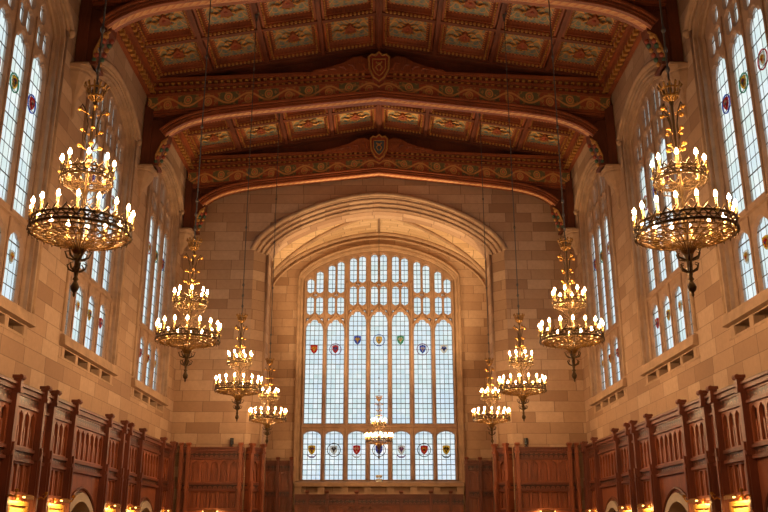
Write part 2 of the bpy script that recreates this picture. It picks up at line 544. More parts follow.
fL = side_wall(-1, 'left'); fR = side_wall(1, 'right')
wi = 2
for sx in (-1, 1):
    for i, cy in enumerate(WC):
        side_window(sx, cy, 'window_%d' % wi, wi+i); wi += 1

# ------------------------------------------------------------------ end wall, great arch and alcove
fE = lambda a, b, d: (a, YE+d, b)
mb = MB()
op = arch_loop(0, 4.62, .02, 11.45, 2.15, 40)
mb.plate([(-W-.6, 0), (W+.6, 0), (W+.6, 16.6), (-W-.6, 16.6)], [op], fE, 0, .9)
tag(mb.build('wall_end', M['stone']), kind='structure')
mb = MB()
loft(mb, [(arch_loop(0, 4.62, .02, 11.45, 2.15, 40), 0), (arch_loop(0, 4.13, .02, 11.40, 1.78, 40), .5), (arch_loop(0, 4.10, .02, 11.40, 1.78, 40), 1.25)], fE)
ar = mb.build('trim_1', M['stone']); tag(ar, kind='structure')
mb = MB()
for hw, zs, h, d, r in ((4.66, 11.50, 2.20, -.05, .09), (4.50, 11.46, 2.08, .09, .06), (4.36, 11.44, 1.97, .24, .055), (4.22, 11.42, 1.86, .38, .05)):
    mb.tube([fE(a, b, d) for a, b in arch_curve(0, hw, zs, h, 40)], r, 8)
for s in (-1, 1):
    mb.tube([fE(s*4.16, 11.42, .44), fE(s*4.16, .1, .44)], .05, 8)
    mb.tube([fE(s*4.12, 11.42, 1.2), fE(s*4.12, .1, 1.2)], .07, 8)
mb.build('arch_moulding', M['carved'], ar, smooth=True)

AW, AY0, AY1 = 5.0, YE+.9, 36.75
for s, nm in ((-1, 'alcove_left'), (1, 'alcove_right')):
    mb = MB(); mb.box(min(s*AW, s*(AW+.5)), max(s*AW, s*(AW+.5)), AY0-.1, AY1+.3, 0, 15)
    tag(mb.build('wall_'+nm, M['stone']), kind='structure')
fA = lambda a, b, d: (a, AY1+d, b)
SP, VH = 11.75, 2.53         # vault springing, rise
mb = MB()
wloop = arch_loop(0, 3.44, 3.45, 12.15, 1.45, 40)
mb.plate([(-AW-.5, 0), (AW+.5, 0), (AW+.5, 15), (-AW-.5, 15)], [wloop], fA, 0, .6)
tag(mb.build('wall_alcove', M['stone']), kind='structure')
# groin vault
VY0, VY1 = YE+.9, AY1
ymid, yh = (VY0+VY1)/2, (VY1-VY0)/2
def vz(x, y):
    return SP + VH*max(f4(min(1, abs(x)/AW)), f4(min(1, abs(y-ymid)/yh)) - .04)
mb = MB(); nx, ny = 72, 48
V = []
for j in range(ny+1):
    for i in range(nx+1):
        x = AW*math.sin(PI/2*(2*i/nx-1)); y = ymid + yh*math.sin(PI/2*(2*j/ny-1))
        V.append((x, y, vz(x, y)))
mb.add(V, [(j*(nx+1)+i, (j+1)*(nx+1)+i, (j+1)*(nx+1)+i+1, j*(nx+1)+i+1) for j in range(ny) for i in range(nx)])
vt = mb.build('ceiling.001', M['vault'], smooth=True)
tag(vt, kind='structure')
mb = MB()
for s in (-1, 1):
    for q in (-1, 1):
        P = []
        for i in range(25):
            t = math.sin(PI/2*i/24)
            P.append((s*AW*t, ymid+q*yh*t, SP+VH*f4(t)-.05))
        mb.tube(P, .085, 8)
        mb.tube([(s*(AW-.06), ymid+q*(yh-.08), SP+.05), (s*(AW-.06), ymid+q*(yh-.08), .1)], .085, 8)
mb.tube([(a, AY1-.06, b-.04) for a, b in arch_curve(0, AW-.05, SP, VH, 40)], .09, 8)
mb.tube([(a, AY1-.02, b) for a, b in arch_curve(0, AW-.35, SP, VH-.25, 40)], .05, 6)
mb.tube([(0, VY0, SP+VH-.04), (0, VY1, SP+VH-.04)], .055, 8)
mb.tube([(-AW*.9, ymid, SP+VH-.12), (0, ymid, SP+VH-.06), (AW*.9, ymid, SP+VH-.12)], .05, 8)
mb.lathe([(.001, -.28), (.10, -.26), (.2, -.16), (.24, -.05), (.2, .05)], 12, (0, ymid, SP+VH))
mb.build('vault_rib', M['carved'], vt, smooth=True)

# ---- great window
gw = empty('window_1', (0,0,0), kind='structure')
fW = fA
mb = MB()
loft(mb, [(arch_loop(0, 3.50, 3.40, 12.16, 1.50, 40), -.04), (arch_loop(0, 3.42, 3.46, 12.13, 1.42, 40), -.04), (arch_loop(0, 3.42, 3.46, 12.13, 1.42, 40), .04), (arch_loop(0, 3.34, 3.5, 12.1, 1.4, 40), .06), (arch_loop(0, 3.28, 3.55, 12.08, 1.38, 40), .14), (arch_loop(0, 3.26, 3.55, 12.08, 1.36, 40), .3)], fW)
mb.tube([fW(a, b, -.05) for a, b in arch_loop(0, 3.50, 3.45, 12.2, 1.52, 40)[2:]], .06, 8)
for s in (-1, 1): mb.tube([fW(s*3.50, 12.2, -.05), fW(s*3.50, 3.45, -.05)], .06, 8)
mb.build('window_reveal', M['carved'], gw)
LC = [-2.80, -1.88, -.93, 0, .93, 1.88, 2.80]
holes = []
for k, c in enumerate(LC):
    mid = k in (2, 3, 4)
    holes.append(light_loop(c, .74, 3.60, 5.56, .04, .24))
    zt = 10.72 if mid else 10.35
    holes.append(light_loop(c, .74, 5.86, zt, .14, .62))
    z1 = 10.98 if mid else 10.56       # foot of the small lights
    z2 = z1 + (.88 if mid else .82)
    for s in (-1, 1):
        x = c + s*.2
        # little eyelet beside the ogee head
        holes.append([(c+s*.30+.045*math.cos(q*PI/4), zt-.02+.07*math.sin(q*PI/4)) for q in range(8)])
        holes.append(light_loop(x, .29, z1+.02, z2, .12, .17, True))
        top = 12.08 + 1.36*f4((abs(x)+.16)/3.26) - .09
        if top > z2 + .25:
            holes.append(light_loop(x, .29, z2+.17, top, .12, min(.17, (top-z2-.17)/2.2), True))
    holes.append([(c+.055*math.cos(q*PI/4), z2+.085+.055*math.sin(q*PI/4)) for q in range(8)])
mb = MB()
mb.plate(arch_loop(0, 3.27, 3.56, 12.09, 1.37, 40), holes, fW, .10, .36, slant=.03)
for k in range(8):
    a = [-3.22, -2.34, -1.405, -.465, .465, 1.405, 2.34, 3.22][k]
    mb.tube([fW(a, 3.58, .08), fW(a, 12.0, .08)], .055 if k in (2, 5) else .035, 6)
mb.tube([fW(-3.24, 5.74, .07), fW(3.24, 5.74, .07)], .06, 6)
for k, c in enumerate(LC):      # ogee hoods over the main lights
    zt = 10.72 if k in (2, 3, 4) else 10.35
    for s in (-1, 1):
        mb.tube([fW(c+s*.44, zt-.34, .09), fW(c+s*.30, zt-.08, .08), fW(c+s*.13, zt+.06, .08), fW(c, zt+.24, .08)], .035, 6)
    mb.tube([fW(c, zt+.2, .09), fW(c, min(13.2, 12.08+1.3*f4(abs(c)/3.26)), .09)], .03, 6)
mb.build('tracery', M['tracery'], gw)
g = MB(); g.plate(arch_loop(0, 3.26, 3.57, 12.08, 1.36, 40), [], fW, .23, .24, back=False, outer_side=False)
g.build('leaded_glass', M['glass_end'], gw)
cu = [('shield', ('gold', 'red', 'gold')), ('roundel', ('violet', 'red', 'blue')), ('shield', ('gold', 'blue', 'gold')), ('roundel', ('blue', 'gold', 'white')), ('shield', ('gold', 'green', 'white')), ('roundel', ('violet', 'blue', 'white')), ('shield', ('black', 'white', 'blue'))]
cl = [('scroll', ('gold', 'gold', 'violet')), ('roundel', ('black', 'white', 'black')), ('scroll', ('red', 'red', 'white')), ('roundel', ('black', 'blue', 'white')), ('scroll', ('violet', 'white', 'violet')), ('roundel', ('black', 'red', 'gold')), ('scroll', ('gold', 'gold', 'black'))]
for k, c in enumerate(LC):
    fm = lambda a, b, d: fW(a, b, .235+d)
    z = 9.45 if k in (2, 3, 4) else 9.05
    medallion(gw, fm, c, z, cu[k][0], cu[k][1], .42 if cu[k][0] == 'roundel' else .42)
    medallion(gw, fm, c, 4.80, cl[k][0], cl[k][1], .46 if cl[k][0] == 'roundel' else .42)
mb = MB()
mb.hexa([(-3.44, AY1-.30, 3.30), (3.44, AY1-.30, 3.30), (3.44, AY1+.3, 3.30), (-3.44, AY1+.3, 3.30), (-3.44, AY1-.30, 3.46), (3.44, AY1-.30, 3.46), (3.44, AY1+.3, 3.57), (-3.44, AY1+.3, 3.57)])
mb.box(-3.44, 3.44, AY1-.24, AY1+.02, 3.0, 3.08)
for k in range(8):
    a = -3.3+k*6.6/7
    mb.box(a-.14, a+.14, AY1-.22, AY1+.02, 3.06, 3.32)
mb.build('window_sill', M['carved'], gw)
# small white carved ornament on the sill
mb = MB()
for sx_ in (-1, 1):
    for sz_ in (0, 1):
        mb.ball((sx_*.07, 0, .08+sz_*.15), .065)
mb.box(-.13, .13, -.05, .05, 0, .03); mb.tube([(0, 0, .02), (0, 0, .28)], .02, 6)
o = mb.build('sill_ornament', plain('white_plaster', (.8, .78, .72), .5), None, (0, AY1-.2, 3.475))
tag(o, 'small white four-lobed ornament in the middle of the great window sill', 'ornament')

# ------------------------------------------------------------------ remaining shell
mb = MB(); mb.box(-W-.7, W+.7, -5, AY1+1, -.3, 0)
tag(mb.build('floor', M['floor']), kind='structure')
mb = MB(); mb.box(-W-.7, W+.7, -5.4, -5, 0, 16.5)
tag(mb.build('wall_back', M['stone']), kind='structure')

# ------------------------------------------------------------------ ceiling
SL = .165
def rz(x): return 16.18 - SL*abs(x)
cl_ = empty('ceiling', (0,0,0), kind='structure')
mb = MB()   # boarding above the coffers
for s in (-1, 1):
    mb.hexa([(0, -5, rz(0)+.26), (s*7.6, -5, rz(7.6)+.26), (s*7.6, YE+.1, rz(7.6)+.26), (0, YE+.1, rz(0)+.26),
             (0, -5, rz(0)+.6), (s*7.6, -5, rz(7.6)+.6), (s*7.6, YE+.1, rz(7.6)+.6), (0, YE+.1, rz(0)+.6)])
mb.build('roof_boarding', M['roofdark'], cl_)
mb = MB()   # strips of a short gap closure over alcove head
XS = [0, 1.74, 3.48, 5.22, 6.92]
bays = [(T0+.28, T1-.28) for T0, T1 in ((6.56, 12.5), (12.5, 18.43), (18.43, 24.37), (24.37, 30.28))]
def slope_box(mb, x0, x1, y0, y1, za, zb, s, mi=0):
    mb.hexa([(s*x0, y0, rz(x0)+za), (s*x1, y0, rz(x1)+za), (s*x1, y1, rz(x1)+za), (s*x0, y1, rz(x0)+za),
             (s*x0, y0, rz(x0)+zb), (s*x1, y0, rz(x1)+zb), (s*x1, y1, rz(x1)+zb), (s*x0, y1, rz(x0)+zb)], mi)
# ridge beam and purlins run the length of the hall
mb = MB()
mb.box(-.09, .09, -4.9, YE-.02, rz(0)-.14, rz(0)+.3); mb.box(-.16, .16, -4.9, YE-.02, rz(0)-.02, rz(0)+.3)
mb.tube([(0, -4.9, rz(0)-.14), (0, YE-.03, rz(0)-.14)], .05, 6)
mb.build('ridge_beam', M['purlin'], cl_)
for s in (-1, 1):
    for x in XS[1:4]:
        mb = MB()
        slope_box(mb, x-.06, x+.06, -4.9, YE-.02, -.10, .28, s)
        slope_box(mb, x-.115, x+.115, -4.9, YE-.02, .02, .28, s)
        mb.build('purlin', M['purlin'], cl_)
    # wall cornice: stepped with blocks
    mb = MB()
    mb.box(min(s*6.86, s*7.22), max(s*6.86, s*7.22), -4.9, YE-.02, 14.86, 15.3)
    mb.box(min(s*6.96, s*7.22), max(s*6.96, s*7.22), -4.9, YE-.02, 14.68, 14.86)
    mb.box(min(s*7.08, s*7.22), max(s*7.08, s*7.22), -4.9, YE-.02, 14.46, 14.68)
    y = 8.0
    while y < YE-.1:
        mb.box(min(s*6.78, s*6.9), max(s*6.78, s*6.9), y, y+.11, 14.90, 15.02, 1)
        mb.box(min(s*6.95, s*7.1), max(s*6.95, s*7.1), y+.1, y+.23, 14.52, 14.66, 1)
        y += .27
    mb.build('cornice', [M['roofwood'], M['dgold']], cl_)
# one coffer, copied
def coffer_meshes(x0, x1, ylen, s):
    pass
rails = MB()
boss_me = None
n_c = 0
def coffer(x0, x1, y0, y1, s, emb):
    global boss_me
    mb = MB()
    zf, zb = -.02, .2
    def P(x, y, dz): return (s*x, y, rz(x)+dz)
    # stepped frame
    steps = [(0, -.02), (.06, -.02), (.06, .05), (.11, .05), (.11, .12), (.14, .20)]
    for (i0, d0), (i1, d1) in zip(steps, steps[1:]):
        A = [P(x0+i0, y0+i0, d0), P(x1-i0, y0+i0, d0), P(x1-i0, y1-i0, d0), P(x0+i0, y1-i0, d0)]
        B = [P(x0+i1, y0+i1, d1), P(x1-i1, y0+i1, d1), P(x1-i1, y1-i1, d1), P(x0+i1, y1-i1, d1)]
        mb.add(A+B, [(k, (k+1) % 4, 4+(k+1) % 4, 4+k) for k in range(4)], 0)
    a, d = .14, .20
    q = [P(x0+a, y0+a, d), P(x1-a, y0+a, d), P(x1-a, y1-a, d), P(x0+a, y1-a, d)]
    mb.add(q, [(0, 1, 2, 3)], 1, [[(0, 0), (1, 0), (1, 1), (0, 1)]])
    # studs round the frame
    n = 12
    for k in range(n):
        for (xx, yy) in ((x0+.05+(x1-x0-.1)*(k+.5)/n, y0+.045), (x0+.05+(x1-x0-.1)*(k+.5)/n, y1-.045)):
            z = rz(xx)-.02
            mb.box(min(s*(xx-.03), s*(xx+.03)), max(s*(xx-.03), s*(xx+.03)), yy-.025, yy+.025, z-.04, z+.03, 2)
        yy = y0+.05+(y1-y0-.1)*(k+.5)/n
        for xx in (x0+.085, x1-.085):
            z = rz(xx)+.05
            mb.box(min(s*(xx-.025), s*(xx+.025)), max(s*(xx-.025), s*(xx+.025)), yy-.03, yy+.03, z-.035, z+.03, 2)
    co = mb.build('coffer', [M['roofwood'], M['coffer'], M['dgold']], cl_)
    xc, yc = (x0+x1)/2, (y0+y1)/2
    if boss_me is None:
        b = MB()
        # carved emblem: shield with ribbon wings and crown of balls
        pts = [(-.17, .16), (0, .20), (.17, .16), (.15, -.05), (0, -.24), (-.15, -.05)]
        b.plate(pts, [], lambda a, c, d: (a, c, d), -.10, 0, 0)
        for sx in (-1, 1):
            b.tube([(sx*.14, .05, -.05), (sx*.28, .12, -.06), (sx*.40, .03, -.05), (sx*.52, .10, -.03)], [.035, .045, .04, .012], 6, 1)
            b.tube([(sx*.10, -.12, -.04), (sx*.22, -.22, -.04), (sx*.32, -.14, -.03)], [.03, .03, .01], 6, 1)
        for k in range(5): b.ball((-.16+.08*k, .24+.03*(2-abs(k-2)), -.05), .04, 6, 1, 1)
        b.ball((0, -.02, -.11), .06, 8, .6, 2)
        o = b.build('boss', [M['roofwood'], M['dgold'], M['dred']], co)
        boss_me = o.data
    else:
        o = bpy.data.objects.new('boss', boss_me); COL.objects.link(o); o.parent = co
    o.location = (s*xc, yc, rz(xc)+.2)
    o.rotation_euler = (0, math.atan(SL)*s, 0)
for bi, (y0, y1) in enumerate(bays):
    nrow = 3
    if bi == 0: continue
    for r in range(nrow):
        a = y0 + (y1-y0)*r/nrow; b = y0 + (y1-y0)*(r+1)/nrow
        for s in (-1, 1):
            for c in range(4):
                xa = XS[c] + (.12 if c == 0 else .09); xb = XS[c+1] - .09
                coffer(xa, xb, a+.07, b-.07, s, (r+c) % 3)
        if r:
            mb = MB()
            for s in (-1, 1):
                slope_box(mb, 0, 6.9, a-.07, a+.07, -.07, .28, s)
                slope_box(mb, 0, 6.9, a-.11, a+.11, .0, .28, s)
            mb.build('rafter', M['purlin'], cl_)

for T in [12.5] + TR:
    mb = MB()
    for s in (-1, 1):
        slope_box(mb, 0, 6.95, T-.36, min(T+.36, YE-.02), -.05, .28, s)
        slope_box(mb, 0, 6.95, T-.30, min(T+.30, YE-.02), -.12, .28, s)
        # boarding closing the space between tie beam and roof slope
        mb.hexa([(0, T+.0, 15.2), (s*7.1, T+.0, 14.85), (s*7.1, T+.1, 14.85), (0, T+.1, 15.2), (0, T+.0, rz(0)), (s*7.1, T+.0, rz(7.1)+.1), (s*7.1, T+.1, rz(7.1)+.1), (0, T+.1, rz(0))])
    mb.build('principal_rafter', M['roofdark'], cl_)
# ------------------------------------------------------------------ roof trusses
def intr(x): x = abs(x); return 14.31 - .115*x - .53*(min(x, 6.5)/6.5)**10.4
def truss(yc, lab, k):
    t = empty('roof_truss', (0, yc, 11.9), 0, lab, 'roof truss', 'arched roof trusses')
    def bld(mb, name, m, smooth=False):
        mb.v = [(x, y-yc, z-11.9) for x, y, z in mb.v]
        return mb.build(name, m, t, smooth=smooth)
    yf, yb = yc-.22, yc+.25
    def band(mb, z0, s0, z1, s1, y0, y1, mi=0, xe=7.15, uv=False):
        for s in (-1, 1):
            n = 1
            A = [(0, y0, z0), (s*xe, y0, z0-s0*xe), (s*xe, y1, z0-s0*xe), (0, y1, z0), (0, y0, z1), (s*xe, y0, z1-s1*xe), (s*xe, y1, z1-s1*xe), (0, y1, z1)]
            mb.hexa(A, mi)
    # solid beam core and mouldings
    mb = MB()
    band(mb, 14.40, .093, 15.22, .045, yf+.05, yb-.02)
    band(mb, 15.18, .046, 15.28, .045, yf-.10, yb)
    band(mb, 15.07, .068, 15.12, .062, yf-.05, yf+.06)
    band(mb, 14.95, .085, 15.01, .080, yf-.03, yf+.06)
    band(mb, 14.44, .093, 14.50, .091, yf-.04, yf+.06)
    band(mb, 14.36, .093, 14.43, .093, yf-.0, yb)
    for s in (-1, 1):
        x = .38
        while x < 7.0:
            for zz, sl, yy, h in ((15.12, .055, yf-.06, .065), (15.01, .074, yf-.015, .055)):
                xx = x if h > .07 else x+.07
                z = zz-sl*xx
                mb.box(min(s*xx, s*(xx+.09)), max(s*xx, s*(xx+.09)), yy, yf+.06, z, z+h, 1)
            x += .19
    bld(mb, 'tie_beam', [M['roofwood'], M['dgold']])
    # painted frieze board with its own coordinates
    mb = MB()
    for s in (-1, 1):
        n = 8; xe = 7.12
        for i in range(n):
            xa, xb = xe*i/n, xe*(i+1)/n
            q = [(s*xa, yf, 14.50-.091*xa), (s*xb, yf, 14.50-.091*xb), (s*xb, yf, 14.96-.086*xb), (s*xa, yf, 14.96-.086*xa)]
            q2 = [(a, yf+.06, c) for a, b, c in q]
            mb.add(q+q2, [(0, 1, 2, 3), (4, 5, 6, 7), (0, 1, 5, 4), (3, 2, 6, 7)], 0,
                   [[(xa, 0), (xb, 0), (xb, 1), (xa, 1)]]*4)
    bld(mb, 'frieze', M['frieze'])
    # arch rib with stepped mouldings; soffit carries the rope
    NX = 60
    xs = [6.5*math.sin(PI/2*i/NX) for i in range(-NX, NX+1)]
    def offs(d):
        P = []
        for i, x in enumerate(xs):
            xa, xb = xs[max(0, i-1)], xs[min(len(xs)-1, i+1)]
            tx, tz = xb-xa, intr(xb)-intr(xa); L = math.hypot(tx, tz)
            P.append((x - tz/L*d, intr(x) + tx/L*d))
        return P
    def ribstrip(mb, d0, d1, y0, y1, mi=0):
        A, B = offs(d0), offs(d1); n = len(A)
        v = [(x, y0, z) for x, z in A] + [(x, y0, z) for x, z in B] + [(x, y1, z) for x, z in A] + [(x, y1, z) for x, z in B]
        f = []
        for i in range(n-1):
            f += [(i, i+1, n+i+1, n+i), (2*n+i+1, 2*n+i, 3*n+i, 3*n+i+1), (i+1, i, 2*n+i, 2*n+i+1), (n+i, n+i+1, 3*n+i+1, 3*n+i)]
        f += [(0, n, 3*n, 2*n), (n-1, 3*n-1, 4*n-1, 2*n-1)]
        mb.add(v, f, mi)
    mb = MB()
    ribstrip(mb, .02, .17, yf-.08, yb-.15)
    ribstrip(mb, .15, .21, yf-.2, yf+.1)
    ribstrip(mb, .08, .12, yf-.14, yf+.05)
    ribstrip(mb, .0, .05, yf-.11, yf+.05)
    ribstrip(mb, .10, .16, yb-.2, yb-.1)
    bld(mb, 'arch_rib', M['roofwood'])
    mb = MB()
    P = offs(-.0)
    s_ = 0
    for i in range(len(P)-1):
        a, b = P[i], P[i+1]; L = math.hypot(b[0]-a[0], b[1]-a[1])
        ya, yb2 = yc-.27, yc-.02
        dz = .035
        v = [(a[0], ya, a[1]+.02), (b[0], ya, b[1]+.02), (b[0], (ya+yb2)/2, b[1]-dz), (a[0], (ya+yb2)/2, a[1]-dz), (b[0], yb2, b[1]+.02), (a[0], yb2, a[1]+.02)]
        mb.add(v, [(0, 1, 2, 3), (3, 2, 4, 5)], 0, [[(s_, 0), (s_+L, 0), (s_+L, .5), (s_, .5)], [(s_, .5), (s_+L, .5), (s_+L, 1), (s_, 1)]])
        s_ += L
    bld(mb, 'rope_moulding', M['rope'])
    for s in (-1, 1):
        # spandrel panel between rib, beam and wall
        mb = MB()
        P = [(x, z) for x, z in offs(.15) if x > 4.2]
        pts = [(s*x, z) for x, z in P] + [(s*7.15, 12.9), (s*7.15, 13.8)] + [(s*4.2, 14.05)]
        mb.plate(pts, [], lambda a, b, d: (a, yc+d, b), -.10, .12)
        # sunk cusp bars on the spandrel
        mb.tube([(s*6.55, yc-.12, 13.35), (s*6.7, yc-.12, 13.65), (s*7.0, yc-.12, 13.72)], .03, 6)
        mb.tube([(s*7.02, yc-.12, 13.0), (s*7.02, yc-.12, 13.8)], .035, 6)
        bld(mb, 'spandrel', M['roofdark'])
        # wall bracket
        mb = MB()
        prof = [(7.18, 12.06), (6.74, 12.06), (6.70, 12.18), (6.76, 12.3), (6.72, 12.45), (6.62, 12.62), (6.50, 12.80), (6.42, 13.0), (6.40, 13.2), (6.6, 13.5), (7.18, 13.7)]
        mb.plate([(s*x, z) for x, z in prof], [], lambda a, b, d: (a, yc+d, b), -.2, .22)
        mb.plate([(s*7.18, 12.06), (s*6.92, 12.06), (s*6.92, 13.9), (s*7.18, 14.1)], [], lambda a, b, d: (a, yc+d, b), -.27, .29)
        mb.plate([(s*7.19, 12.06), (s*6.66, 12.06), (s*6.66, 12.14), (s*7.19, 12.14)], [], lambda a, b, d: (a, yc+d, b), -.28, .30)
        br = bld(mb, 'bracket', M['roofdark'])
        # carved painted ornament facing the hall
        mb = MB()
        for q in range(6):
            x = 6.50 + .045*q; z = 12.82 - .125*q
            mb.ball((s*x, yc-.25, z), .075-.004*q, 8, 1, (q % 3))
            mb.ball((s*(x-.1), yc-.12, z-.06), .06, 8, 1, ((q+1) % 3))
        mb.tube([(s*6.42, yc-.24, 12.95), (s*6.55, yc-.30, 12.8), (s*6.72, yc-.27, 12.4), (s*6.75, yc-.22, 12.2)], [.03, .05, .04, .02], 6, 0)
        mb.v = [(x, y-yc, z-11.9) for x, y, z in mb.v]
        o = mb.build('carving', [M['dgold'], M['dred'], M['dgreen']], br)
        tag(o, 'painted scalloped carving')
        # foliage wings beside the shield
        mb = MB()
        w = [(s*.30, 15.2), (s*.32, 15.6), (s*.55, 15.72), (s*.8, 15.68), (s*1.1, 15.50), (s*1.5, 15.36), (s*2.0, 15.24), (s*2.2, 15.05)]
        mb.plate(w, [], lambda a, b, d: (a, yc+d, b), -.34, -.1)
        for q in range(5): mb.tube([(s*(.42+.3*q), yc-.36, 15.25), (s*(.5+.3*q), yc-.38, 15.45-.06*q), (s*(.66+.3*q), yc-.36, 15.48-.07*q)], [.05, .045, .015], 6)
        bld(mb, 'foliage_wing', M['roofwood'])
    # shield in the middle
    mb = MB()
    zc = 15.30; k1 = 1.0
    sh = [(-.34, .36), (-.24, .46), (-.12, .42), (0, .54), (.12, .42), (.24, .46), (.34, .36), (.31, -.10), (.17, -.40), (0, -.54), (-.17, -.40), (-.31, -.10)]
    g = lambda P, kk: [(x*kk, zc+y*kk) for x, y in P]
    fs = lambda a, b, d: (a, yf+d, b)
    mb.plate(g(sh, 1.0), [], fs, -.22, .1, 0)
    mb.tube([fs(a, b, -.23) for a, b in g(sh, .93)], .035, 6, 1, closed=True)
    inn = [(-.2, .24), (.2, .24), (.2, -.08), (.1, -.26), (0, -.34), (-.1, -.26), (-.2, -.08)]
    mb.plate(g(inn, 1.0), [], fs, -.26, -.2, 2)
    mb.tube([fs(a, b, -.27) for a, b in g(inn, 1.0)], .02, 6, 1, closed=True)
    for s in (-1, 1):
        mb.tube([(s*.09, yf-.28, zc+.14), (s*.03, yf-.29, zc+.04), (s*.10, yf-.29, zc-.05), (s*.03, yf-.28, zc-.17)], .022, 6, 1)
    mb.ball((0, yf-.27, zc+.07), .05, 8, 1, 1)
    bld(mb, 'shield', [M['dred'], M['dgold'], M['dblue'] if k else M['dred']])
    return t
truss(TR[0], 'carved timber truss nearest the camera, only its springing brackets in the top corners', 0)
truss(TR[1], 'carved timber truss crossing the ceiling with a red shield and scroll frieze', 0)
truss(TR[2], 'carved timber truss against the end wall above the great arch', 1)

# corbels with wall shafts
for s, sd in ((-1, 'left'), (1, 'right')):
    for j, T in enumerate(TR):
        mb = MB()
        mb.lathe([(.02, -.86), (.07, -.82), (.10, -.72), (.13, -.62), (.22, -.48), (.33, -.3), (.40, -.16), (.40, -.10), (.45, -.08), (.47, 0), (.44, .04), (.38, .06)], 6, (0,0,0), 0, 0, arc=(-PI/2, PI/2) if s < 0 else (PI/2, 3*PI/2))
        mb.box(min(0, -s*.42), max(0, -s*.42), -.42, .42, .0, .05)
        o = mb.build('corbel', M['carved'], None, (s*(W+.004), min(T, YE-.5), 11.99))
        mb2 = MB()
        mb2.lathe([(.001, -1.25), (.05, -1.2), (.075, -1.1), (.075, -.78)], 6, (0, 0, 0), 0, 0, arc=(-PI/2, PI/2) if s < 0 else (PI/2, 3*PI/2))
        if j < 2: mb2.build('pendant', M['carved'], o, smooth=True)
        wh = ['under the nearest truss', 'under the middle truss', 'in the far corner under the end truss'][j]
        tag(o, 'octagonal carved stone corbel on the %s wall %s' % (sd, wh), 'corbel', 'stone corbels under the roof trusses')

